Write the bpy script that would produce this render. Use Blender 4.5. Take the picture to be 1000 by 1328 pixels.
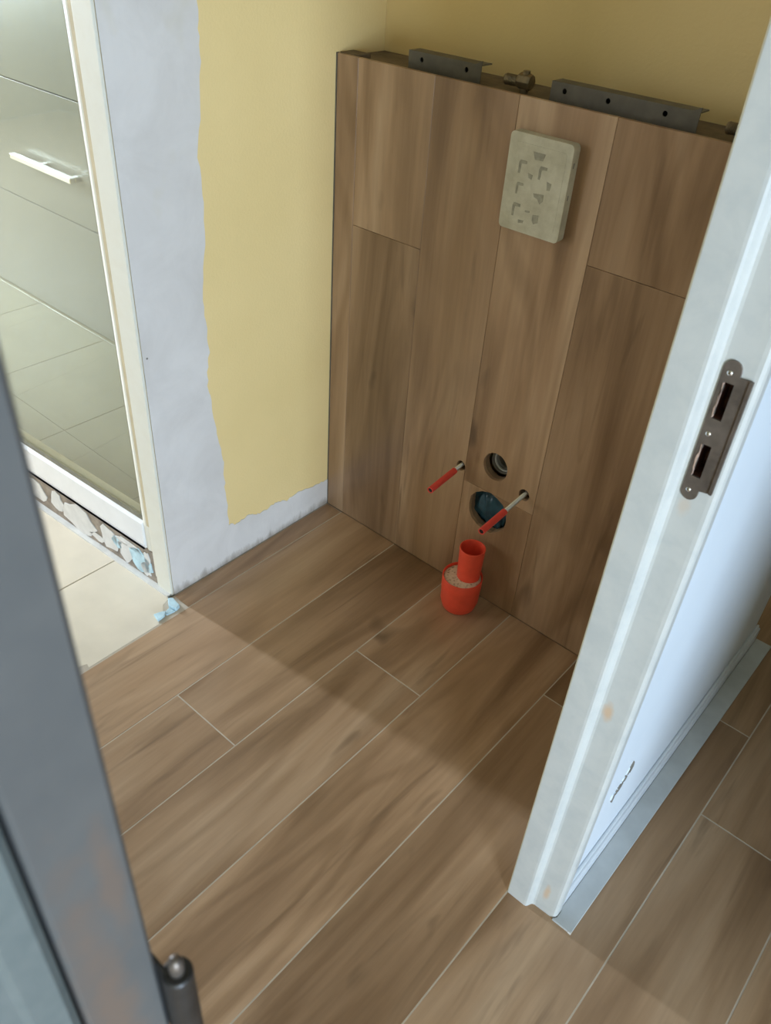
import bpy, bmesh, math, random
from mathutils import Vector, Matrix
random.seed(7)
for o in list(bpy.data.objects):
    bpy.data.objects.remove(o, do_unlink=True)
scene = bpy.context.scene
C = scene.collection

# ------------------------------------------------------------------ camera
cam_d = bpy.data.cameras.new('camera')
cam = bpy.data.objects.new('camera', cam_d)
C.objects.link(cam)
F = 1065.37
cam_d.sensor_fit = 'VERTICAL'
cam_d.sensor_height = 36.0
cam_d.sensor_width = 36.0
cam_d.lens = F / 1328 * 36
cam_d.clip_start = 0.02
right = Vector((0.75011282, 0.65851591, 0.06072528))
down = Vector((0.44185303, -0.43074814, -0.78690656))
fwd = Vector((-0.49203319, 0.61710035, -0.61407695))
m = Matrix.Identity(4)
for r in range(3):
    m[r][0] = right[r]; m[r][1] = -down[r]; m[r][2] = -fwd[r]
m[0][3], m[1][3], m[2][3] = 1.327, -1.386, 1.469
cam.matrix_world = m
cam_d.dof.use_dof = True
cam_d.dof.focus_distance = 1.9
cam_d.dof.aperture_fstop = 11.0
scene.camera = cam

# ------------------------------------------------------------------ world, light, exposure
w = bpy.data.worlds.new('sky'); scene.world = w
w.use_nodes = True
w.node_tree.nodes['Background'].inputs[0].default_value = (0.62, 0.78, 1.0, 1)
w.node_tree.nodes['Background'].inputs[1].default_value = 1.0
vs = scene.view_settings
vs.view_transform = 'Standard'; vs.look = 'None'; vs.gamma = 1.0; vs.use_curve_mapping = False
vs.exposure = 0.0

def area(name, loc, target, sx, sy, power, col):
    d = bpy.data.lights.new(name, 'AREA'); d.shape = 'RECTANGLE'
    d.size = sx; d.size_y = sy; d.energy = power; d.color = col
    o = bpy.data.objects.new(name, d); C.objects.link(o)
    o.location = loc
    o.rotation_euler = (Vector(target) - Vector(loc)).to_track_quat('-Z', 'Y').to_euler()
    return o
# daylight through the corridor window (behind the photographer) and the narrow hall window;
# the wide hall light is an unseen fill added to brighten cabinet and tiles
area('daylight_corridor', (4.17, -2.65, 0.85), (0, -2.65, 0.70), 1.2, 1.3, 205, (0.62, 0.80, 1.0))
area('daylight_hall_narrow', (-4.17, -1.01, 1.55), (0, -1.01, 1.55), 0.18, 1.3, 250, (0.66, 0.81, 1.0))
area('fill_hall_wide', (-2.5, -3.45, 1.45), (-2.5, 0, 1.45), 1.8, 1.5, 75, (0.93, 0.96, 1.0))

# ------------------------------------------------------------------ helpers
def tag(o, label=None, cat=None, group=None, kind=None):
    if label: o['label'] = label
    if cat: o['category'] = cat
    if group: o['group'] = group
    if kind: o['kind'] = kind
    return o

def link(name, bm, mat, parent=None, smooth=False, bevel=0.0, segs=2):
    me = bpy.data.meshes.new(name)
    bm.normal_update(); bmesh.ops.recalc_face_normals(bm, faces=bm.faces)
    bm.to_mesh(me); bm.free()
    if mat: me.materials.append(mat)
    o = bpy.data.objects.new(name, me); C.objects.link(o)
    if parent: o.parent = parent
    if smooth:
        for p in me.polygons: p.use_smooth = True
    if bevel > 0:
        b = o.modifiers.new('bevel', 'BEVEL'); b.width = bevel; b.segments = segs
        b.limit_method = 'ANGLE'; b.angle_limit = math.radians(40)
    return o

def empty(name, loc=(0, 0, 0)):
    o = bpy.data.objects.new(name, None); C.objects.link(o); o.location = loc
    o.empty_display_size = 0.05
    return o

def box(bm, x0, x1, y0, y1, z0, z1):
    v = [bm.verts.new(p) for p in ((x0,y0,z0),(x1,y0,z0),(x1,y1,z0),(x0,y1,z0),(x0,y0,z1),(x1,y0,z1),(x1,y1,z1),(x0,y1,z1))]
    for f in ((0,3,2,1),(4,5,6,7),(0,1,5,4),(1,2,6,5),(2,3,7,6),(3,0,4,7)):
        bm.faces.new([v[i] for i in f])
    return bm

def B(*boxes):
    bm = bmesh.new()
    for b in boxes: box(bm, *b)
    return bm

def prism(pts, z0, z1):
    """polygon in xy extruded along z"""
    bm = bmesh.new()
    a = [bm.verts.new((x, y, z0)) for x, y in pts]
    b = [bm.verts.new((x, y, z1)) for x, y in pts]
    n = len(pts)
    for i in range(n):
        bm.faces.new((a[i], a[(i+1) % n], b[(i+1) % n], b[i]))
    for loop, nz in ((a, -1), (b, 1)):
        es = [e for i in range(n) for e in [bm.edges.get((loop[i], loop[(i+1) % n]))]]
        bmesh.ops.triangle_fill(bm, edges=es, use_beauty=True, normal=(0, 0, nz))
    return bm

def frame_of(axis):
    z = Vector(axis).normalized()
    x = z.orthogonal().normalized()
    return x, z.cross(x), z

def lathe(profile, n=32, base=(0, 0, 0), axis=(0, 0, 1), closed=False):
    """profile of (radius, height) revolved round an axis"""
    bm = bmesh.new(); X, Y, Z = frame_of(axis); b = Vector(base)
    rings = []
    for r, h in profile:
        if r < 1e-6: rings.append([bm.verts.new(b + Z*h)])
        else: rings.append([bm.verts.new(b + Z*h + X*(r*math.cos(2*math.pi*i/n)) + Y*(r*math.sin(2*math.pi*i/n))) for i in range(n)])
    pairs = list(zip(rings, rings[1:]))
    if closed: pairs.append((rings[-1], rings[0]))
    for p, q in pairs:
        for i in range(n):
            j = (i+1) % n
            if len(p) == 1 and len(q) == 1: continue
            if len(p) == 1: bm.faces.new((p[0], q[i], q[j]))
            elif len(q) == 1: bm.faces.new((p[i], p[j], q[0]))
            else: bm.faces.new((p[i], p[j], q[j], q[i]))
    return bm

def merge(*bms):
    out = bmesh.new()
    for b in bms:
        me = bpy.data.meshes.new('tmp'); b.to_mesh(me); b.free()
        out.from_mesh(me); bpy.data.meshes.remove(me)
    return out

def blob(pts, z0, z1):  # alias for clarity
    return prism(pts, z0, z1)

def cut(o, cutter_bms):
    """boolean-subtract the cutters from a mesh object and bake the result"""
    for cb in cutter_bms:
        c = link('cutter', cb, None)
        md = o.modifiers.new('cut', 'BOOLEAN'); md.operation = 'DIFFERENCE'; md.object = c; md.solver = 'EXACT'
        o.modifiers.move(len(o.modifiers)-1, 0)
        others = [(mm, mm.show_viewport) for mm in o.modifiers if mm != md]
        for mm, _ in others: mm.show_viewport = False
        dg = bpy.context.evaluated_depsgraph_get(); dg.update()
        new = bpy.data.meshes.new_from_object(o.evaluated_get(dg))
        o.modifiers.remove(md)
        for mm, s in others: mm.show_viewport = s
        old = o.data; o.data = new; new.name = o.name
        bpy.data.meshes.remove(old)
        cm = c.data; bpy.data.objects.remove(c, do_unlink=True); bpy.data.meshes.remove(cm)

# ------------------------------------------------------------------ materials
def nt(name):
    mt = bpy.data.materials.new(name); mt.use_nodes = True
    n = mt.node_tree.nodes; l = mt.node_tree.links
    return mt, n, l, n['Principled BSDF']

def noise(n, l, vec, scale, detail=4, rough=0.55, dist=0.0):
    t = n.new('ShaderNodeTexNoise'); t.inputs['Scale'].default_value = scale
    t.inputs['Detail'].default_value = detail; t.inputs['Roughness'].default_value = rough
    t.inputs['Distortion'].default_value = dist
    if vec is not None: l.new(vec, t.inputs['Vector'])
    return t.outputs['Fac']

def ramp(n, l, fac, stops):
    r = n.new('ShaderNodeValToRGB'); e = r.color_ramp.elements
    while len(e) < len(stops): e.new(0.5)
    for el, (p, c) in zip(e, stops):
        el.position = p; el.color = (*c, 1) if len(c) == 3 else c
    l.new(fac, r.inputs['Fac'])
    return r.outputs['Color']

def mix(n, l, fac, a, b, mode='MIX'):
    x = n.new('ShaderNodeMix'); x.data_type = 'RGBA'; x.blend_type = mode
    for s, v in ((0, fac), (6, a), (7, b)):
        if hasattr(v, 'is_linked') or hasattr(v, 'links'): l.new(v, x.inputs[s])
        elif s == 0: x.inputs[s].default_value = v
        else: x.inputs[s].default_value = (*v, 1)
    return x.outputs[2]

def bump(n, l, h, strength, dist, bs):
    b = n.new('ShaderNodeBump'); b.inputs['Strength'].default_value = strength
    b.inputs['Distance'].default_value = dist
    l.new(h, b.inputs['Height']); l.new(b.outputs[0], bs.inputs['Normal'])

def mapping(n, l, vec, scale=(1, 1, 1), loc=(0, 0, 0)):
    mp = n.new('ShaderNodeMapping'); mp.inputs['Scale'].default_value = scale
    mp.inputs['Location'].default_value = loc
    l.new(vec, mp.inputs['Vector']); return mp.outputs[0]

def plain(name, col, rough=0.5, metal=0.0, var=0.12, vscale=20, bmp=0.0, bscale=200, spec=0.5):
    mt, n, l, bs = nt(name)
    tc = n.new('ShaderNodeTexCoord').outputs['Object']
    f = noise(n, l, tc, vscale, 5)
    c = ramp(n, l, f, [(0.3, tuple(x*(1-var) for x in col)), (0.7, tuple(min(1, x*(1+var)) for x in col))])
    l.new(c, bs.inputs['Base Color'])
    bs.inputs['Roughness'].default_value = rough; bs.inputs['Metallic'].default_value = metal
    bs.inputs['Specular IOR Level'].default_value = spec
    if bmp: bump(n, l, noise(n, l, tc, bscale, 3), bmp, 0.002, bs)
    return mt

def wood_tile(name, dark, midc, light, rough):
    """wood-print porcelain, grain along local Y, different on every tile"""
    mt, n, l, bs = nt(name)
    tc = n.new('ShaderNodeTexCoord').outputs['Object']
    oi = n.new('ShaderNodeObjectInfo').outputs['Random']
    off = n.new('ShaderNodeVectorMath'); off.operation = 'SCALE'
    off.inputs[0].default_value = (37.0, 61.0, 19.0); l.new(oi, off.inputs['Scale'])
    add = n.new('ShaderNodeVectorMath'); add.operation = 'ADD'
    l.new(tc, add.inputs[0]); l.new(off.outputs[0], add.inputs[1])
    v = add.outputs[0]
    # broad plank figure
    big = noise(n, l, mapping(n, l, v, (7, 1.0, 7)), 1.0, 4, 0.55, 0.8)
    c = ramp(n, l, big, [(0.30, dark), (0.50, midc), (0.70, light)])
    # cathedral rings
    cf = noise(n, l, mapping(n, l, v, (5.0, 0.75, 5.0)), 1.0, 1.6, 0.45, 0.3)
    sn = n.new('ShaderNodeMath'); sn.operation = 'MULTIPLY'; l.new(cf, sn.inputs[0]); sn.inputs[1].default_value = 62.0
    s2 = n.new('ShaderNodeMath'); s2.operation = 'SINE'; l.new(sn.outputs[0], s2.inputs[0])
    s3 = n.new('ShaderNodeMath'); s3.operation = 'MULTIPLY_ADD'; l.new(s2.outputs[0], s3.inputs[0]); s3.inputs[1].default_value = 0.5; s3.inputs[2].default_value = 0.5
    rg = ramp(n, l, s3.outputs[0], [(0.0, (0.84, 0.82, 0.79)), (0.55, (1.02, 1.02, 1.02))])
    gate = ramp(n, l, noise(n, l, mapping(n, l, v, (4, 0.9, 4), (7, 3, 1)), 1.0, 2), [(0.42, (0.15, 0.15, 0.15)), (0.62, (1, 1, 1))])
    c = mix(n, l, gate, c, mix(n, l, 1.0, c, rg, 'MULTIPLY'))
    # fine fibres
    fib = noise(n, l, mapping(n, l, v, (110, 4, 110)), 1.0, 5, 0.65, 0.3)
    c = mix(n, l, 0.8, c, ramp(n, l, fib, [(0.3, (0.88, 0.87, 0.86)), (0.65, (1.04, 1.04, 1.04))]), 'MULTIPLY')
    # dark streaks and knots
    st = noise(n, l, mapping(n, l, v, (22, 2.2, 22)), 1.0, 3, 0.55, 0.8)
    c = mix(n, l, ramp(n, l, st, [(0.60, (0, 0, 0)), (0.76, (0.6, 0.6, 0.6))]), c, tuple(x*0.6 for x in dark))
    kn = noise(n, l, mapping(n, l, v, (11, 5, 11)), 1.0, 2, 0.4, 0.4)
    c = mix(n, l, ramp(n, l, kn, [(0.70, (0, 0, 0)), (0.80, (0.75, 0.75, 0.75))]), c, tuple(x*0.42 for x in dark))
    # whole-tile tone
    hv = n.new('ShaderNodeMapRange'); hv.inputs['To Min'].default_value = 0.90; hv.inputs['To Max'].default_value = 1.08
    l.new(oi, hv.inputs['Value'])
    c = mix(n, l, 1.0, c, hv.outputs[0], 'MULTIPLY')
    l.new(c, bs.inputs['Base Color'])
    rr = n.new('ShaderNodeMapRange'); rr.inputs['To Min'].default_value = rough-0.06; rr.inputs['To Max'].default_value = rough+0.08
    l.new(fib, rr.inputs['Value']); l.new(rr.outputs[0], bs.inputs['Roughness'])
    bs.inputs['Specular IOR Level'].default_value = 0.5
    bump(n, l, fib, 0.12, 0.001, bs)
    return mt

M = {}
M['wood'] = wood_tile('wood_print_porcelain', (0.225, 0.128, 0.064), (0.395, 0.245, 0.136), (0.500, 0.336, 0.205), 0.36)
M['grout'] = plain('floor_grout', (0.54, 0.46, 0.36), 0.85, bmp=0.1)
M['wallgrout'] = plain('wall_grout', (0.25, 0.16, 0.09), 0.85)
M['beige'] = plain('beige_ceramic', (0.77, 0.68, 0.54), 0.32, var=0.06, vscale=9)
M['beigegrout'] = plain('beige_grout', (0.42, 0.38, 0.31), 0.9)
M['screed'] = plain('screed', (0.22, 0.19, 0.16), 0.95, bmp=0.5)

def yellow_paint():
    mt, n, l, bs = nt('yellow_wall_paint')
    tc = n.new('ShaderNodeTexCoord').outputs['Object']
    c = ramp(n, l, noise(n, l, tc, 3, 4), [(0.3, (0.82, 0.615, 0.275)), (0.7, (0.87, 0.66, 0.31))])
    l.new(c, bs.inputs['Base Color']); bs.inputs['Roughness'].default_value = 0.62
    bump(n, l, noise(n, l, tc, 160, 3), 0.22, 0.003, bs)
    return mt
M['yellow'] = yellow_paint()

def plaster():
    mt, n, l, bs = nt('white_filler_plaster')
    tc = n.new('ShaderNodeTexCoord').outputs['Object']
    c = ramp(n, l, noise(n, l, tc, 7, 5, 0.6, 0.5), [(0.35, (0.66, 0.615, 0.57)), (0.65, (0.75, 0.705, 0.66))])
    # thin places where the yellow shows through
    th = ramp(n, l, noise(n, l, mapping(n, l, tc, (1, 1, 0.8), (3.1, 5.2, 1.4)), 6.5, 3, 0.5), [(0.62, (0, 0, 0)), (0.74, (0.45, 0.45, 0.45))])
    c = mix(n, l, th, c, (0.62, 0.55, 0.36))
    # dirt along the foot
    sp = n.new('ShaderNodeSeparateXYZ'); l.new(tc, sp.inputs[0])
    ad = n.new('ShaderNodeMath'); ad.operation = 'MULTIPLY_ADD'
    l.new(noise(n, l, mapping(n, l, tc, (30, 30, 8)), 1.0, 5, 0.7), ad.inputs[0]); ad.inputs[1].default_value = -0.07
    l.new(sp.outputs['Z'], ad.inputs[2])
    dz = ramp(n, l, ad.outputs[0], [(0.0, (0.8, 0.8, 0.8)), (0.03, (0, 0, 0))])
    dz2 = n.new('ShaderNodeMapRange'); dz2.inputs['From Min'].default_value = -0.035; dz2.inputs['From Max'].default_value = -0.012
    dz2.inputs['To Min'].default_value = 0.75; dz2.inputs['To Max'].default_value = 0.0
    l.new(ad.outputs[0], dz2.inputs['Value'])
    c = mix(n, l, dz2.outputs[0], c, (0.25, 0.20, 0.15))
    l.new(c, bs.inputs['Base Color']); bs.inputs['Roughness'].default_value = 0.6
    bump(n, l, noise(n, l, mapping(n, l, tc, (8, 8, 2.5)), 1.0, 4, 0.6, 0.8), 0.5, 0.004, bs)
    return mt
M['plaster'] = plaster()

def old_paint(name, base, dirt, rust, spots, rough=0.45):
    """painted timber with marks; spots = (centre, radii) of rusty or bare patches"""
    mt, n, l, bs = nt(name)
    tc = n.new('ShaderNodeTexCoord').outputs['Object']
    c = ramp(n, l, noise(n, l, tc, 22, 5, 0.65, 0.3), [(0.32, dirt), (0.58, base)])
    for ctr, rad, amt in spots:
        mp = n.new('ShaderNodeMapping'); mp.vector_type = 'TEXTURE'
        mp.inputs['Location'].default_value = ctr; mp.inputs['Scale'].default_value = rad
        l.new(tc, mp.inputs['Vector'])
        ln = n.new('ShaderNodeVectorMath'); ln.operation = 'LENGTH'; l.new(mp.outputs[0], ln.inputs[0])
        ad = n.new('ShaderNodeMath'); ad.operation = 'MULTIPLY_ADD'
        l.new(noise(n, l, tc, 60, 4), ad.inputs[0]); ad.inputs[1].default_value = 0.9
        l.new(ln.outputs['Value'], ad.inputs[2])
        f = n.new('ShaderNodeMapRange'); f.inputs['From Min'].default_value = 0.75; f.inputs['From Max'].default_value = 1.35
        f.inputs['To Min'].default_value = amt; f.inputs['To Max'].default_value = 0.0
        l.new(ad.outputs[0], f.inputs['Value'])
        c = mix(n, l, f.outputs[0], c, rust)
    l.new(c, bs.inputs['Base Color']); bs.inputs['Roughness'].default_value = rough
    bump(n, l, noise(n, l, mapping(n, l, tc, (60, 60, 8)), 1.0, 3), 0.12, 0.002, bs)
    return mt
M['jamb'] = old_paint('chalky_grey_white_paint', (0.60, 0.60, 0.57), (0.54, 0.55, 0.53), (0.66, 0.46, 0.30),
                      [((1.118, -0.59, 0.557), (0.011, 0.03, 0.026), 0.9), ((1.123, -0.59, 0.062), (0.008, 0.03, 0.035), 0.8), ((1.12, -0.59, 0.925), (0.01, 0.03, 0.02), 0.35)], 0.4)
M['jambedge'] = plain('yellowed_paint', (0.52, 0.46, 0.32), 0.6)
M['hingejamb'] = old_paint('shade_darkened_paint_partly_stripped', (0.108, 0.107, 0.104), (0.094, 0.095, 0.094), (0.150, 0.108, 0.084),  # shade near the camera is put into this dark grey; brown patches are bare
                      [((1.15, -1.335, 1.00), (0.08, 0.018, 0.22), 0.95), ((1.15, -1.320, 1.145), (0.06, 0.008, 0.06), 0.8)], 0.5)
M['casing'] = old_paint('shade_darkened_blue_grey_paint', (0.150, 0.170, 0.165), (0.105, 0.130, 0.130), (0.3, 0.25, 0.2), [], 0.5)  # paint darkened to carry the shade on the hinge side
M['white'] = plain('white_wall_paint', (0.80, 0.86, 0.92), 0.5, var=0.02, vscale=6, bmp=0.05)
M['skirting'] = plain('white_gloss_paint', (0.74, 0.78, 0.82), 0.3, var=0.03)
M['stone'] = plain('grey_stone', (0.56, 0.58, 0.58), 0.35, var=0.10, vscale=14)
M['cream'] = old_paint('cream_frame_paint', (0.80, 0.77, 0.66), (0.78, 0.74, 0.62), (0.70, 0.60, 0.34),
                      [((-0.062, -0.56, 0.27), (0.012, 0.05, 0.08), 0.8), ((-0.07, -0.56, 0.75), (0.006, 0.05, 0.4), 0.35)], 0.45)
M['groove'] = plain('yellowed_groove_paint', (0.60, 0.50, 0.32), 0.6)
M['sill'] = plain('white_frame_paint', (0.85, 0.84, 0.82), 0.4, var=0.03)
M['curb'] = plain('grey_brown_mortar', (0.30, 0.25, 0.20), 0.95, var=0.35, vscale=30, bmp=0.6, bscale=90)
M['filler'] = plain('dried_tile_adhesive', (0.72, 0.70, 0.66), 0.8, var=0.08, vscale=30, bmp=0.3)
M['bluefiller'] = plain('pale_blue_adhesive', (0.52, 0.70, 0.76), 0.7, var=0.18, vscale=40, bmp=0.3)
M['putty'] = plain('sealant_line', (0.22, 0.20, 0.14), 0.8)
M['dark'] = plain('dark_soil', (0.05, 0.04, 0.035), 0.9, bmp=0.4)
M['kitchentile'] = plain('olive_beige_ceramic', (0.34, 0.32, 0.24), 0.30, var=0.10, vscale=5)
M['cabinet'] = plain('grey_green_laminate', (0.275, 0.270, 0.250), 0.38, var=0.03, vscale=3)
M['cabinetbody'] = plain('dark_green_grey_laminate', (0.10, 0.10, 0.085), 0.5)
M['chrome'] = plain('brushed_steel', (0.85, 0.86, 0.87), 0.22, 1.0, var=0.03)
M['steel'] = plain('zinc_plated_steel', (0.60, 0.60, 0.57), 0.35, 1.0, var=0.1, vscale=60)
M['red'] = plain('orange_red_pvc', (0.86, 0.085, 0.040), 0.42, var=0.08, vscale=25)
M['redsleeve'] = plain('red_plastic_tube', (0.80, 0.075, 0.055), 0.38, var=0.06)
M['black'] = plain('painted_cavity_shade', (0.012, 0.011, 0.010), 0.8)  # shade inside the bores, pipe and angle holes, put into the colour
M['gasket'] = plain('grey_rubber', (0.20, 0.18, 0.15), 0.5)
M['teal'] = plain('dark_teal_plastic_bag', (0.020, 0.075, 0.105), 0.30, var=0.5, vscale=30)
M['angle'] = plain('dull_galvanised_steel', (0.125, 0.110, 0.082), 0.6, 0.0, var=0.2, vscale=30)
M['brass'] = plain('tarnished_brass', (0.22, 0.17, 0.10), 0.45, 0.7, var=0.25, vscale=80)
M['boardtop'] = plain('dusty_mortar_board', (0.17, 0.125, 0.075), 0.9, var=0.3, vscale=25, bmp=0.4)
M['iron'] = plain('dark_iron', (0.045, 0.043, 0.042), 0.45, 0.6, var=0.3, vscale=60)
M['ceil'] = plain('ceiling_paint', (0.42, 0.36, 0.24), 0.8, var=0.03)
M['hallwall'] = plain('hall_wall_paint', (0.42, 0.35, 0.20), 0.7, var=0.03)
M['brownwall'] = plain('brown_shade_wall_paint', (0.16, 0.13, 0.10), 0.7, var=0.03)

def speckle():
    mt, n, l, bs = nt('speckled_foam')
    tc = n.new('ShaderNodeTexCoord').outputs['Object']
    c = ramp(n, l, noise(n, l, tc, 170, 2, 0.5), [(0.30, (0.24, 0.15, 0.09)), (0.42, (0.66, 0.52, 0.36)), (0.7, (0.74, 0.62, 0.46))])
    l.new(c, bs.inputs['Base Color']); bs.inputs['Roughness'].default_value = 0.9
    bump(n, l, noise(n, l, tc, 130, 3), 0.5, 0.003, bs)
    return mt
M['foam'] = speckle()

def cover_mat():
    mt, n, l, bs = nt('dusty_cream_polystyrene')
    tc = n.new('ShaderNodeTexCoord').outputs['Object']
    c = ramp(n, l, noise(n, l, tc, 25, 5, 0.6), [(0.32, (0.50, 0.46, 0.33)), (0.62, (0.64, 0.60, 0.46))])
    l.new(c, bs.inputs['Base Color']); bs.inputs['Roughness'].default_value = 0.75
    bump(n, l, noise(n, l, tc, 220, 3), 0.25, 0.002, bs)
    return mt
M['cover'] = cover_mat()
M['smudge'] = plain('grey_smudge', (0.36, 0.335, 0.25), 0.8, var=0.2, vscale=90)
M['strike'] = plain('tarnished_steel', (0.20, 0.165, 0.14), 0.45, 0.6, var=0.3, vscale=45)
M['rustwood'] = plain('dark_rusty_mortise', (0.09, 0.030, 0.018), 0.8, var=0.4, vscale=120)
M['splinter'] = plain('torn_painted_wood', (0.52, 0.36, 0.28), 0.8, var=0.2, vscale=90)

def glass_mat():
    mt, n, l, bs = nt('greenish_window_glass')
    n.remove(bs); out = n['Material Output']
    tr = n.new('ShaderNodeBsdfTransparent'); tr.inputs[0].default_value = (0.88, 0.885, 0.80, 1)
    gl = n.new('ShaderNodeBsdfGlossy'); gl.inputs['Roughness'].default_value = 0.03
    # dust film
    df = n.new('ShaderNodeBsdfDiffuse'); df.inputs[0].default_value = (0.72, 0.73, 0.66, 1)
    lw = n.new('ShaderNodeLayerWeight'); lw.inputs[0].default_value = 0.5
    pw = n.new('ShaderNodeMath'); pw.operation = 'POWER'; l.new(lw.outputs['Facing'], pw.inputs[0]); pw.inputs[1].default_value = 5.0
    fr = n.new('ShaderNodeMath'); fr.operation = 'MULTIPLY_ADD'; l.new(pw.outputs[0], fr.inputs[0]); fr.inputs[1].default_value = 0.95; fr.inputs[2].default_value = 0.045
    m1 = n.new('ShaderNodeMixShader'); l.new(fr.outputs[0], m1.inputs[0]); l.new(tr.outputs[0], m1.inputs[1]); l.new(gl.outputs[0], m1.inputs[2])
    tc = n.new('ShaderNodeTexCoord').outputs['Object']
    f = n.new('ShaderNodeMapRange'); f.inputs['To Min'].default_value = 0.02; f.inputs['To Max'].default_value = 0.14
    l.new(noise(n, l, tc, 4.5, 4, 0.55, 0.6), f.inputs['Value'])
    m2 = n.new('ShaderNodeMixShader'); l.new(f.outputs[0], m2.inputs[0]); l.new(m1.outputs[0], m2.inputs[1]); l.new(df.outputs[0], m2.inputs[2])
    l.new(m2.outputs[0], out.inputs['Surface'])
    return mt
M['glass'] = glass_mat()

# ================================================================== SETTING
H = 2.45
# ---- floor: screed and grout bed, then every plank and tile as a piece
floor = link('floor', B((-4.2, 4.2, -3.5, 2.4, -0.06, -0.0095)), M['screed'])
tag(floor, 'floor of wood-print planks meeting beige ceramic tiles in the hall', 'floor', kind='structure')
GAP = 0.0025
XS = [0.060, 0.2615, 0.4555, 0.6535, 0.8555, 1.0590, 1.2575, 1.4560, 1.6550, 1.8540, 2.0530, 2.2520, 2.4510, 2.6500, 2.8490, 3.0480, 3.2470, 3.4460, 3.6450, 3.8440, 4.0430, 4.19]
grout = link('grout', B((0.0015, 1.059, -3.49, -0.001, -0.0095, -0.0005), (1.059, 4.19, -3.49, 2.39, -0.0095, -0.0005)), M['grout'], floor)
link('tile_grout', B((-4.19, -0.0005, -3.49, 2.39, -0.0095, -0.0025), (-0.0005, 0.058, -3.49, -0.64, -0.0095, -0.0025)), M['beigegrout'], floor)

def plank(x0, x1, y0, y1, mat, name, th=0.009, top=0.0, parent=None, gap=GAP):
    lx, ly = (x1-x0-gap)/2, (y1-y0-gap)/2
    o = link(name, B((-lx, lx, -ly, ly, -th, 0)), mat, parent or floor, bevel=0.0007, segs=1)
    o.location = ((x0+x1)/2, (y0+y1)/2, top)
    return o
JOINT = [-1.10, -0.739, -0.3635, -1.20, -0.161, 0.060, -0.198, 0.33, -0.62, 0.1, -0.4, 0.5, -0.1, 0.2, -0.5, 0.1, -0.3, 0.3, -0.7, 0.0, -0.4]
for i, j in enumerate(JOINT):
    x0, x1 = XS[i], XS[i+1]
    hi = 0.0012 if x1 < 1.07 else 2.39
    ys = sorted({-3.49, hi} | {j + 1.2*k for k in range(-4, 4) if -3.45 < j + 1.2*k < hi - 0.03})
    for a, b in zip(ys, ys[1:]):
        plank(x0, x1, a, b, M['wood'], 'floor_plank')
plank(0.003, 0.060, -0.552, -0.001, M['wood'], 'floor_plank')
# beige tiles: hall, and kitchen behind the glass
tx = [0.057, -0.213, -0.663, -1.113, -1.563, -2.013, -2.463, -2.913, -3.363, -4.19]
ty = [-3.49, -3.13, -2.68, -2.23, -1.78, -1.33, -0.88, -0.562]
for a, b in zip(tx[1:], tx):
    for c, d in zip(ty, ty[1:]):
        if b > 0 and d > -0.6:
            # corner tile, broken away at its inner corner and its front edge
            pts = [(-0.2115, -0.878), (0.020, -0.878), (0.026, -0.848), (0.037, -0.846), (0.044, -0.826), (0.0565, -0.829),
                   (0.0565, -0.636), (0.037, -0.622), (0.030, -0.604), (0.010, -0.589), (0.002, -0.566), (-0.2115, -0.566)]
            bm = prism(pts, -0.009, 0.0)
            link('floor_tile', bm, M['beige'], floor, bevel=0.0007, segs=1)
        else:
            plank(a, b, c, d, M['beige'], 'floor_tile')
kx = [-0.11, -0.40, -0.85, -1.30, -1.75, -2.20, -2.65, -3.10, -3.55, -4.19]
ky = [-0.53, -0.33, 0.12, 0.57, 1.02, 1.47, 1.92, 2.39]
for a, b in zip(kx[1:], kx):
    for c, d in zip(ky, ky[1:]):
        plank(a, b, c, d, M['kitchentile'], 'floor_tile')
# soil in the broken corner
link('broken_edge', merge(prism([(0.002, -0.555), (0.057, -0.555), (0.057, -0.64), (0.03, -0.628), (0.0, -0.59)], -0.009, -0.004),
     prism([(0.02, -0.88), (0.058, -0.88), (0.058, -0.826), (0.03, -0.83)], -0.009, -0.003)), M['dark'], floor)

ceiling = link('ceiling', B((-4.2, 4.2, -3.5, 2.4, H, H+0.1)), M['ceil'])
tag(ceiling, 'plain pale ceiling over the rooms', 'ceiling', kind='structure')

# ---- left wall of the toilet niche, yellow, with white filler
wl = link('wall_left', B((-0.10, -0.046, -0.50, 0.15, 0, H), (-0.046, 0, -0.548, 0.15, 0, H)), M['yellow'])
tag(wl, 'yellow painted wall with a patched white filler edge beside the tiled boxing', 'wall', kind='structure')
def jag(a, b, n, amp):
    out = []
    for i in range(n):
        t = i / n
        out.append((a[0]+(b[0]-a[0])*t + random.uniform(-amp, amp), a[1]+(b[1]-a[1])*t + random.uniform(-amp, amp)))
    return out
key = [(-0.335, H-0.002), (-0.352, 1.45), (-0.349, 1.275), (-0.352, 1.18), (-0.372, 1.02), (-0.368, 0.90), (-0.386, 0.74), (-0.383, 0.62), (-0.395, 0.54), (-0.380, 0.44),
       (-0.366, 0.33), (-0.366, 0.23), (-0.3615, 0.122), (-0.335, 0.112), (-0.295, 0.118), (-0.27, 0.104), (-0.235, 0.102), (-0.20, 0.108), (-0.16, 0.094), (-0.11, 0.100), (-0.06, 0.088), (-0.002, 0.086)]
edge = []
for a, b in zip(key, key[1:]): edge += jag(a, b, 7, 0.0030)
edge.append((-0.0015, 0.086))
poly = [(-0.549, 0.001), (-0.549, H-0.002)] + edge + [(-0.0015, 0.001)]
bm = prism(poly, 0, 0.0016)
# (y, z, x) -> world
for v in bm.verts: v.co = Vector((v.co.z, v.co.x, v.co.y))
link('filler_patch', bm, M['plaster'], wl)
link('nail_hole', lathe([(0, 0.0004), (0.0022, 0.0006), (0.0022, -0.001)], 10, (0.0016, -0.539, 0.658), (1, 0, 0)), M['gasket'], wl)

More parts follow.
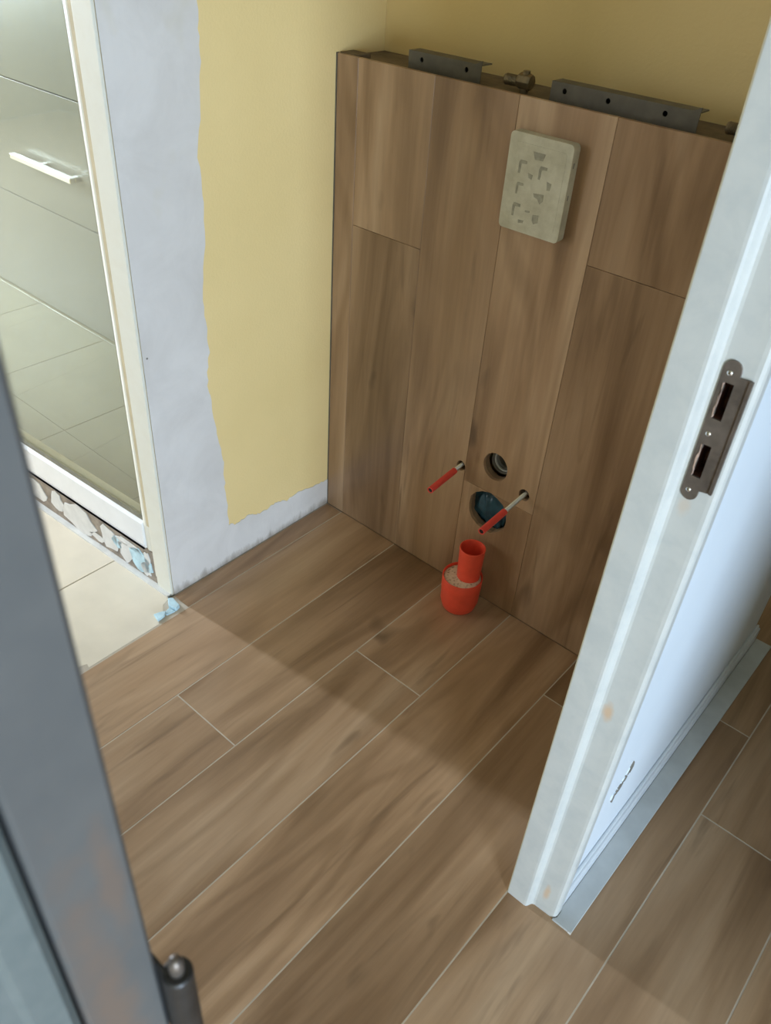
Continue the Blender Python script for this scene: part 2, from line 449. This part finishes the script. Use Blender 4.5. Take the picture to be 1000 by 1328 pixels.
wb = link('wall_back', B((-0.10, 1.062, 0.151, 0.25, 0, H)), M['yellow'])
tag(wb, 'yellow painted wall above the tiled boxing', 'wall', kind='structure')

# ---- tiled boxing around the cistern
BZ = 1.169
wc = link('wall_cistern', B((0.001, 1.058, 0.0095, 0.024, 0.0, BZ-0.004)), M['wallgrout'])
tag(wc, 'half-height cistern boxing clad in brown wood-print tiles', 'wall', kind='structure')
def disc(cx, cz, rx, rz, y0, y1, wob=0.0, n=28, seed=1):
    rnd = random.Random(seed)
    pts = [(cx + rx*math.cos(2*math.pi*i/n)*(1+rnd.uniform(-wob, wob)), cz + rz*math.sin(2*math.pi*i/n)*(1+rnd.uniform(-wob, wob))) for i in range(n)]
    b = prism(pts, y0, y1)
    for v in b.verts: v.co = Vector((v.co.x, v.co.z, v.co.y))
    return b
HOLES = [lambda y0, y1: disc(0.536, 0.398, 0.033, 0.036, y0, y1, 0.015, 28, 3),
         lambda y0, y1: disc(0.534, 0.265, 0.055, 0.057, y0, y1, 0.045, 16, 5),
         lambda y0, y1: disc(0.4420, 0.355, 0.0125, 0.0135, y0, y1, 0.05, 16, 8),
         lambda y0, y1: disc(0.6225, 0.3635, 0.0140, 0.0150, y0, y1, 0.05, 16, 9)]
cut(wc, [h(-0.02, 0.05) for h in HOLES])
WX = [0.0025, 0.062, 0.2615, 0.4555, 0.6535, 0.8555, 1.058]
WJ = [[], [0.831], [], [0.322], [0.915], [0.55]]
for i in range(6):
    zs = [0.0003] + WJ[i] + [BZ]
    for a, b in zip(zs, zs[1:]):
        x0, x1 = WX[i], WX[i+1]
        g = 0.0007
        lx, lz = (x1-x0-g)/2, (b-a-g)/2
        o = link('wall_tile', B((-lx, lx, -lz, lz, -0.0095, 0)), M['wood'], wc, bevel=0.0006, segs=1)
        cx, cz = (x0+x1)/2, (a+b)/2
        cs = []
        for k, (hx, hz, hr) in enumerate(((0.537, 0.398, 0.036), (0.535, 0.264, 0.06), (0.442, 0.355, 0.014), (0.6225, 0.3635, 0.016))):
            if x0-hr < hx < x1+hr and a-hr < hz < b+hr:
                cb = HOLES[k](-0.03, 0.03)
                # into tile-local axes: local y = world z, local z = -world y
                for v in cb.verts: v.co = Vector((v.co.x-cx, v.co.z-cz, -v.co.y))
                cs.append(cb)
        if cs: cut(o, cs)
        o.rotation_euler = (math.pi/2, 0, 0); o.location = (cx, 0.0, cz)
link('corner_trim', B((0.0002, 0.0024, -0.0012, 0.006, 0.0, BZ+0.0005)), M['angle'], wc)
link('top_board', B((0.001, 1.058, 0.024, 0.150, BZ-0.022, BZ-0.008)), M['boardtop'], wc)
link('side_mortar', B((0.002, 0.05, 0.010, 0.05, BZ-0.008, BZ+0.001)), M['boardtop'], wc)

# ---- right wall, door frame, skirting, stone strip
wr = link('wall_right', B((1.062, 1.139, -0.55, 0.355, 0, H), (1.062, 1.139, -1.42, -0.55, 2.06, H), (1.062, 1.139, -3.49, -1.42, 0, H),
                          (1.062, 1.139, 0.355, 1.2, 2.06, H), (1.062, 1.139, 1.2, 2.39, 0, H)), M['white'])
tag(wr, 'bright white corridor wall with a chipped spot above the skirting', 'wall', kind='structure')
rnd = random.Random(4)
def fleck(cy, cz, a, b, th, n=9):
    pts = [(cy + a*math.cos(2*math.pi*i/n)*rnd.uniform(0.5, 1.1), cz + b*math.sin(2*math.pi*i/n)*rnd.uniform(0.5, 1.1)) for i in range(n)]
    q = prism(pts, -0.001, th)
    for v in q.verts: v.co = Vector((1.139+v.co.z, v.co.x, v.co.y))
    return q
link('raised_paint', merge(*[fleck(y, z, .013, .014, .0012) for y, z in ((-.455, .226), (-.437, .232), (-.425, .243), (-.412, .256))]), M['white'], wr)
for y, z, a, b in ((-.457, .222, .004, .007), (-.437, .236, .008, .009), (-.449, .231, .004, .004), (-.424, .247, .005, .006), (-.408, .262, .006, .009), (-.415, .254, .004, .003)):
    link('chip', fleck(y, z, a*1.35, b*1.7, .0024), M['gasket'], wr)

sk = link('baseboard_right', prism([(1.1392, -0.566), (1.150, -0.566), (1.150, 0.366), (1.1392, 0.366)], 0.0, 0.044), M['skirting'], bevel=0.003)
link('skirting_bead', B((1.1392, 1.1455, -0.566, 0.362, 0.044, 0.054)), M['skirting'], sk, bevel=0.0025)
tag(sk, 'low white skirting along the foot of the white corridor wall', 'baseboard', kind='structure')
stp = link('trim_1', prism([(1.1480, -0.5925), (1.187, -0.592), (1.1895, 0.369), (1.1505, 0.369), (1.1505, -0.567), (1.1528, -0.567), (1.1528, -0.5835), (1.1500, -0.5880), (1.1480, -0.5890)], 0.0, 0.005), M['stone'], bevel=0.0012)
tag(stp, 'flat grey stone strip on the floor below the white skirting', 'trim', kind='structure')
link('chipped_corner', prism([(1.181, -0.5925), (1.1872, -0.5925), (1.1872, -0.588)], 0.0, 0.0054), M['filler'], stp)

door = empty('door_1', (0, 0, 0))
tag(door, 'painted timber door frame without its door, rebated with a strike plate', 'door frame', kind='structure')
jp = [(1.0605, -0.604), (1.095, -0.604), (1.0985, -0.6033), (1.1010, -0.6008), (1.1025, -0.5975), (1.1042, -0.5935), (1.1065, -0.5910), (1.110, -0.5900),
      (1.1425, -0.5885), (1.147, -0.5878), (1.1505, -0.5850), (1.152, -0.581), (1.152, -0.567), (1.139, -0.567), (1.139, -0.5505), (1.0605, -0.5505)]
jl = link('latch_jamb', prism(jp, 0.0, 2.06), M['jamb'], door)
cut(jl, [B((1.1150, 1.1290, -0.62, -0.560, 1.0395, 1.0850)), B((1.1150, 1.1290, -0.62, -0.560, 0.9665, 1.0105))])
link('jamb_arris', B((1.0588, 1.0606, -0.6035, -0.5505, 0.0, 2.06)), M['jambedge'], door)
# hinge side
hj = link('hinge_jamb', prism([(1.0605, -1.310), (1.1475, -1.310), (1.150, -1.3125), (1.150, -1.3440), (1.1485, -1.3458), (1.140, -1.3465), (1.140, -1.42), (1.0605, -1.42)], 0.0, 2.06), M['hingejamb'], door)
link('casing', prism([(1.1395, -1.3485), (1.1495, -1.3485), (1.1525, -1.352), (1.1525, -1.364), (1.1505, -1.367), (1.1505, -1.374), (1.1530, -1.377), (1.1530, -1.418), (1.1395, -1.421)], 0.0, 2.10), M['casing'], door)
link('head_jamb', B((1.0605, 1.150, -1.42, -0.5505, 2.0605, 2.10)), M['jamb'], door)
hg = link('hinge', lathe([(0.0, 0.0), (0.0070, 0.0), (0.0074, 0.002), (0.0074, 0.0660), (0.0066, 0.0675), (0.0, 0.0675)], 24, (1.1585, -1.3050, 0.988)), M['iron'], door, smooth=False, bevel=0.0006)
link('hinge_leaf', B((1.1380, 1.1555, -1.3098, -1.3080, 0.985, 1.056)), M['iron'], hg)
link('hinge_pin', lathe([(0.0, 0.0676), (0.0036, 0.0676), (0.0036, 0.0750), (0.0030, 0.0785), (0.0016, 0.0800), (0.0, 0.0802)], 18, (1.1585, -1.3050, 0.988)), M['strike'], hg, smooth=True)

# strike plate: flat plate with round ends, a side tab and two ragged mortises
def xz(pts, y0, y1):
    b = prism(pts, -y1, -y0)
    for v in b.verts: v.co = Vector((v.co.x, -v.co.z, v.co.y))
    return b
sp = []
for i in range(9):
    t = math.pi - math.pi*i/8; sp.append((1.1210+0.0095*math.cos(t), 1.0985+0.0100*math.sin(t)))
sp += [(1.1308, 1.0925), (1.1420, 1.0935), (1.1420, 0.9545), (1.1308, 0.9525)]
for i in range(9):
    t = -math.pi*i/8; sp.append((1.1212+0.0095*math.cos(t), 0.9465+0.0095*math.sin(t)))
pl = link('strike_plate', xz(sp, -0.5916, -0.5888), M['strike'], door, bevel=0.0004, segs=1)
pl['label'] = 'tarnished steel strike plate'
def ragged(x0, x1, z0, z1, seed):
    r = random.Random(seed); pts = [(x1, z0), (x1, z1)]
    n = 8
    for i in range(n+1):
        pts.append((x0 + r.uniform(-0.0012, 0.0016), z1 - (z1-z0)*i/n))
    return pts
cut(pl, [xz(ragged(1.1172, 1.1275, 1.041, 1.0835, 1), -0.60, -0.58), xz(ragged(1.1172, 1.1275, 0.968, 1.009, 2), -0.60, -0.58)])
link('tab_lip', B((1.1412, 1.1450, -0.5932, -0.5895, 0.9548, 1.0932)), M['strike'], pl)
for z in (1.0945, 1.0225, 0.9498):
    s = link('screw', lathe([(0, 0.0012), (0.0016, 0.0011), (0.0028, 0.0004), (0.0028, -0.001)], 16, (1.1195, -0.5916, z), (0, -1, 0)), M['steel'], pl)
    s.data.materials[0] = M['chrome']
for z0, z1, sd in ((1.041, 1.0835, 11), (0.968, 1.009, 12)):
    a, b = z0-.0010, z1+.0010
    link('mortise', B((1.1152, 1.1162, -0.5880, -0.5605, a, b), (1.1278, 1.1288, -0.5880, -0.5605, a, b), (1.1152, 1.1288, -0.5615, -0.5605, a, b),
                      (1.1152, 1.1288, -0.5880, -0.5605, a, a+.001), (1.1152, 1.1288, -0.5880, -0.5605, b-.001, b)), M['rustwood'], pl)
    link('splintered_edge', xz(ragged(1.1163, 1.1176, z0+.001, z1-.001, sd), -0.5922, -0.589), M['splinter'], pl)

# ---- rest of the shell and added light-blocking walls, out of the picture
def shell(name, label, *boxes):
    o = link(name, B(*boxes), M['brownwall'] if name == 'wall_shade_corridor' else M['hallwall']); tag(o, label, 'wall', kind='structure'); return o
shell('wall_shade_corridor', 'unseen wall added to shade the corridor', (2.1, 2.2, -0.90, 2.4, 0, H))  # added out of view to shade the corridor floor and white wall end
shell('wall_room', 'far wall of the bright room with a tall window opening', (4.2, 4.3, -3.5, -3.25, 0, H), (4.2, 4.3, -2.05, 2.4, 0, H), (4.2, 4.3, -3.25, -2.05, 0, 0.2), (4.2, 4.3, -3.25, -2.05, 1.5, H))
shell('wall_hall', 'end wall of the hall with a narrow window opening', (-4.3, -4.2, -3.5, -1.10, 0, H), (-4.3, -4.2, -0.92, 2.4, 0, H), (-4.3, -4.2, -1.10, -0.92, 0, 0.9), (-4.3, -4.2, -1.10, -0.92, 2.2, H))
shell('wall_front', 'hall wall with a wide opening added for fill light', (-4.2, -3.4, -3.6, -3.5, 0, H), (-1.6, 4.2, -3.6, -3.5, 0, H), (-3.4, -1.6, -3.6, -3.5, 0, 0.7), (-3.4, -1.6, -3.6, -3.5, 2.2, H))  # wide opening made up for the added fill light
shell('wall_kitchen', 'back wall of the kitchen behind the glass', (-4.2, 4.2, 2.4, 2.5, 0, H))
shell('wall_light_block', 'unseen wall added to block hall light from the niche', (-0.65, 1.06, -1.62, -1.52, 0, H))  # added out of view to keep the wide hall light off the boxing

# ---- glazed partition left of the niche (turned slightly out of square)
ANG = math.radians(3.4)
win = empty('window_1', (0, -0.556, 0))
win.rotation_euler = (0, 0, ANG)
tag(win, 'cream framed glass partition standing on a bare mortar kerb', 'glass partition', kind='structure')
# local axes: -x runs along the partition, +y into the kitchen
link('frame_stile', B((-0.052, 0.0, 0.0, 0.007, 0.0, H)), M['cream'], win, bevel=0.0015)
link('glazing_bead', prism([(-0.052, 0.003), (-0.060, 0.004), (-0.066, 0.008), (-0.076, 0.006), (-0.088, 0.010), (-0.094, 0.018), (-0.094, 0.050), (-0.052, 0.050)], 0.03, H), M['cream'], win)
rl = link('bottom_rail', prism([(0.0, 0.105), (0.006, 0.105), (0.008, 0.112), (0.002, 0.118), (0.004, 0.182), (0.012, 0.187), (0.05, 0.187), (0.05, 0.105)], 0.088, 2.4), M['sill'], win)
for v in rl.data.vertices: v.co = Vector((-v.co.z, v.co.x, v.co.y))
link('frame_groove', B((-0.0665, -0.0575, 0.0035, 0.0085, 0.19, H)), M['groove'], win)
link('glass_pane', B((-2.4, -0.092, 0.020, 0.025, 0.186, H)), M['glass'], win)
link('sealant', B((-2.4, -0.094, 0.013, 0.0199, 0.187, 0.1935), (-0.0955, -0.0935, 0.014, 0.0199, 0.19, H)), M['putty'], win)
kb = link('mortar_kerb', B((-2.4, -0.048, 0.004, 0.05, 0.0, 0.105)), M['curb'], win)
link('kerb_foot', B((-2.4, -0.003, -0.010, 0.004, 0.0, 0.006)), M['filler'], win)
rnd = random.Random(12)
def smear(s, z, a, b, mat, th):
    pts = [(-s + a*math.cos(2*math.pi*i/12)*rnd.uniform(0.8, 1.5), z + 1.15*b*math.sin(2*math.pi*i/12)*rnd.uniform(0.75, 1.3)) for i in range(12)]
    o = link('adhesive_smear', xz(pts, 0.0015, 0.0045), mat, win, bevel=0.0012)
    return o
for s, z, a, b, mt in ((0.115, 0.050, 0.040, 0.030, 'bluefiller'), (0.095, 0.035, 0.016, 0.022, 'filler'), (0.175, 0.047, 0.024, 0.030, 'filler'), (0.235, 0.055, 0.036, 0.032, 'filler'),
                    (0.205, 0.062, 0.020, 0.014, 'bluefiller'), (0.365, 0.052, 0.060, 0.036, 'filler'), (0.46, 0.060, 0.026, 0.026, 'filler'), (0.56, 0.05, 0.05, 0.03, 'filler'), (0.70, 0.05, 0.06, 0.03, 'filler'),
                    (0.084, 0.075, 0.010, 0.020, 'filler'), (0.29, 0.030, 0.03, 0.010, 'filler'), (0.15, 0.082, 0.05, 0.010, 'filler')):
    smear(s, z, a, b, M[mt], 0.004)

# ================================================================== THINGS
# ---- drawer cabinet behind the glass
CY = 0.133
cab = empty('drawer_cabinet', (-2.0, CY, 0))
tag(cab, 'grey-green drawer cabinet with a long steel bar handle behind the glass', 'cabinet')
link('carcass', B((-0.60, 0.98, 0.018, 0.50, 0.0, 1.27)), M['cabinetbody'], cab)
for z0, z1, hz in ((0.004, 0.4150, None), (0.4190, 0.8330, 0.585), (0.8370, 1.27, None)):
    f = link('drawer_front', B((-0.60, 0.98, 0.0, 0.0178, z0, z1)), M['cabinet'], cab, bevel=0.0012)
    if hz:
        h = link('handle', merge(B((0.306, 0.690, -0.040, -0.018, hz-0.009, hz+0.009)), B((0.666, 0.690, -0.020, 0.0, hz-0.009, hz+0.009)), B((0.470, 0.494, -0.020, 0.0, hz-0.009, hz+0.009))), M['chrome'], f, bevel=0.002)
        h['label'] = 'shiny square steel bar handle'

# ---- flush plate cover
fp = empty('flush_plate_cover', (0.529, -0.0005, 1.029))
tag(fp, 'cream foam protective cover with smudged marks fixed high on the tiled boxing', 'flush plate')
fx, fz = 0.0665, 0.0865
def rrect(hx, hz, r, n=5):
    pts = []
    for cx, cz, a0 in ((hx-r, hz-r, 0), (-hx+r, hz-r, 90), (-hx+r, -hz+r, 180), (hx-r, -hz+r, 270)):
        for i in range(n+1):
            a = math.radians(a0 + 90*i/n); pts.append((cx+r*math.cos(a), cz+r*math.sin(a)))
    return pts
link('body', xz(rrect(fx, fz, 0.009), -0.0215, 0.0), M['cover'], fp, bevel=0.0025)
link('ridge', xz(rrect(fx-0.012, fz-0.016, 0.006), -0.0219, -0.0210), M['cover'], fp)
def mark(pts): link('mark', xz(pts, -0.0224, -0.0217), M['smudge'], fp)
def rect(u0, u1, v0, v1): return [(u0, v0), (u1, v0), (u1, v1), (u0, v1)]
mark([(-0.014, 0.060), (0.012, 0.060), (0.008, 0.048), (-0.008, 0.047)])
for u, v, s in ((-0.030, 0.030, 1), (0.014, 0.028, 1), (-0.030, -0.008, .9), (-0.030, -0.047, 1.05)):
    mark([(u-.010*s, v-.012*s), (u-.006*s, v-.012*s), (u-.005*s, v+.005*s), (u+.006*s, v+.006*s), (u+.006*s, v+.011*s), (u-.008*s, v+.011*s), (u-.010*s, v+.006*s)])
mark([(-.018, .022), (-.008, .020), (-.009, .012), (-.016, .014)])
mark([(.024, .016), (.034, .014), (.032, .002), (.026, .001)])
mark([(.000, -.010), (.022, -.008), (.022, -.020), (.016, -.026), (.010, -.018), (.002, -.016)])
mark([(-.024, -.064), (-.012, -.063), (-.013, -.068), (-.023, -.070)])
mark([(.006, -.048), (.018, -.046), (.019, -.060), (.010, -.064), (.006, -.058)])
mark([(-.012, -.044), (-.002, -.043), (-.002, -.046), (-.012, -.047)])
for z in (0.052, -0.004): link('nick', B((fx-0.0004, fx+0.0004, -0.015, -0.012, z-0.005, z+0.004)), M['gasket'], fp)

# ---- threaded rods with red sleeves
def rod(base, tip, split, label, r=0.0052):
    b, t = Vector(base), Vector(tip); ax = (t-b); L = ax.length; ax.normalize()
    root = empty('fixing_rod', base)
    tag(root, label, 'threaded rod', 'toilet fixing rods in the boxing')
    prof = []
    y = -0.03
    while y < L*split + 0.012:
        prof += [(r, y), (r-0.0007, y+0.001)]; y += 0.002
    link('thread', lathe([(0, -0.03)] + prof + [(0, y)], 16, (0, 0, 0), ax), M['steel'], root)
    R_, ri = 0.0078, 0.0056
    sl = link('sleeve', lathe([(ri, L*split), (R_, L*split), (R_, L), (ri, L), (ri, L-0.03), (0.0, L-0.03)], 24, (0, 0, 0), ax), M['redsleeve'], root, smooth=False, bevel=0.0)
    link('bore_shade', lathe([(0.0, 0.0), (ri, 0.0), (ri, -0.002), (0.0, -0.002)], 18, ax*(L-0.0015), ax), M['black'], sl)  # black disc stands in for the shade inside the sleeve
    return root
rod((0.4420, -0.002, 0.3555), (0.450, -0.128, 0.3515), 0.20, 'short red sleeved steel rod beside the small round pipe hole')
rod((0.6220, -0.002, 0.3630), (0.627, -0.172, 0.3575), 0.46, 'longer red sleeved steel rod with bare thread above the bag-stuffed hole')

# ---- pipes behind the holes
cup = empty('flush_pipe', (0.537, 0.03, 0.398))
tag(cup, 'grey ringed pipe socket recessed in the small round hole', 'pipe')
link('socket', lathe([(0.0300, -0.002), (0.0262, -0.002), (0.0262, 0.012), (0.0215, 0.016), (0.0215, 0.075), (0.0300, 0.075)], 32, (0, 0, 0), (0, 1, 0), True), M['gasket'], cup)
link('seal', lathe([(0.0262, 0.004), (0.0236, 0.004), (0.0236, 0.009), (0.0262, 0.009)], 32, (0, 0, 0), (0, 1, 0), True), M['filler'], cup)
link('pipe_end', lathe([(0.0214, 0.05), (0, 0.05)], 24, (0, 0, 0), (0, 1, 0)), M['black'], cup)

# crumpled bag in the large hole
bm = bmesh.new()
bmesh.ops.create_uvsphere(bm, u_segments=64, v_segments=36, radius=1.0)
from mathutils import noise as mn
for v in bm.verts:
    d = v.co.normalized()
    rr = 1 + 0.20*abs(mn.noise(Vector((d.x*4.5, d.y*2, d.z*1.6)))*2) + 0.10*mn.noise(Vector((d.x*9, d.y*6, d.z*3+4)))
    v.co = Vector((d.x*0.059*rr, d.y*0.026*rr, d.z*0.059*rr))
bag = link('stuffed_bag', bm, M['teal'], smooth=True); bag.location = (0.534, 0.041, 0.265)
tag(bag, 'crumpled dark teal plastic bag stuffed in the large drain hole', 'plastic bag')

# ---- red drain pipe with reducer on the floor
dp = empty('drain_pipe', (0.5355, -0.0665, 0))
tag(dp, 'orange-red drain pipe reducer standing on the wood floor below the holes', 'drain pipe')
link('socket', lathe([(0.0, 0.0005), (0.0375, 0.0005), (0.0420, 0.006), (0.0465, 0.022), (0.0482, 0.028), (0.0488, 0.060), (0.0500, 0.066), (0.0505, 0.103), (0.0478, 0.103), (0.0470, 0.092), (0.0, 0.092)], 48), M['red'], dp, smooth=True, bevel=0.0008)
ft = lathe([(0.0, 0.0985), (0.036, 0.0985), (0.0440, 0.0975), (0.0469, 0.0955), (0.0469, 0.0925), (0.0, 0.0925)], 40)
link('foam_fill', ft, M['foam'], dp)
sx, sy = 0.0080, 0.0130
link('small_pipe', lathe([(0.0285, 0.0925), (0.0292, 0.11), (0.0318, 0.186), (0.0318, 0.190), (0.0292, 0.190), (0.0268, 0.112), (0.0, 0.112)], 40, (sx, sy, 0)), M['red'], dp, smooth=True, bevel=0.0006)

# ---- steel angles and fittings lying on top of the boxing
def angle(x0, x1, label, holes):
    root = empty('steel_angle', ((x0+x1)/2, 0.036, BZ-0.008))
    tag(root, label, 'bracket', 'steel angles on top of the boxing')
    L = (x1-x0)/2
    web = link('web', B((-L, L, 0.0, 0.0022, 0.0002, 0.034)), M['angle'])
    cut(web, [lathe([(0, -0.01), (0.0046, -0.01), (0.0046, 0.01), (0, 0.01)], 14, (h*L, 0, 0.021), (0, 1, 0)) for h in holes])
    web.parent = root
    link('flange', B((-L, L, 0.0022, 0.034, 0.0318, 0.034)), M['angle'], root)
    e = link('end_ear', prism([(L-0.014, 0.034), (L+0.001, 0.034), (L+0.001, 0.041)], 0.0, 0.0022), M['angle'], root)
    for v in e.data.vertices: v.co = Vector((v.co.x, v.co.z, v.co.y))
    link('hole_shade_sheet', B((-L, L-0.02, 0.020, 0.0205, 0.0002, 0.0316)), M['black'], root)  # black sheet stands in for the shade behind the holes
    return root
angle(0.163, 0.340, 'short perforated steel angle near the corner on top of the boxing', (-0.62, 0.62))
angle(0.495, 0.775, 'long perforated steel angle above the foam cover on top of the boxing', (-0.80, -0.18, 0.58))

def fitting(x, label, knob):
    root = empty('pipe_fitting', (x, 0.052, BZ+0.012))
    tag(root, label, 'pipe fitting', 'brass fittings on top of the boxing')
    link('thread', lathe([(0, -0.032), (0.0085, -0.032), (0.0098, -0.030)] + [p for k in range(9) for p in ((0.0098, -0.028+k*0.003), (0.0086, -0.0265+k*0.003))] + [(0.008, 0.0), (0, 0.0)], 18, (0, 0, -0.002), (1, 0, 0)), M['brass'], root)
    link('body', lathe([(0, -0.002), (0.0125, -0.002), (0.0145, 0.002), (0.0145, 0.022), (0.0125, 0.026), (0, 0.026)], 8, (0, 0, 0), (1, 0, 0)), M['brass'], root, bevel=0.001)
    link('stem', lathe([(0, -0.0198), (0.008, -0.0198), (0.008, 0.012), (0.0068, 0.013), (0.0068, 0.018), (0, 0.018)], 14, (0.012, 0, 0), (0, 0, 1)), M['brass'], root, bevel=0.0008)
    return root
fitting(0.418, 'tarnished brass fitting between the two steel angles on the boxing', True)
fitting(0.850, 'tarnished brass fitting past the end of the long steel angle', True)

# ---- pale blue broken piece at the wall corner
rnd = random.Random(21)
ch = link('broken_shard', merge(prism([(0.024, -0.628), (0.050, -0.634), (0.047, -0.612), (0.036, -0.600), (0.031, -0.607)], 0.0, 0.006),
                                prism([(0.006, -0.572), (0.014, -0.562), (0.046, -0.566), (0.050, -0.580), (0.028, -0.586)], -0.003, 0.010),
                                prism([(0.030, -0.586), (0.050, -0.582), (0.046, -0.606), (0.035, -0.604)], -0.003, 0.003)), M['bluefiller'], bevel=0.002)
tag(ch, 'pale blue and white broken shard at the foot of the wall corner', 'rubble')
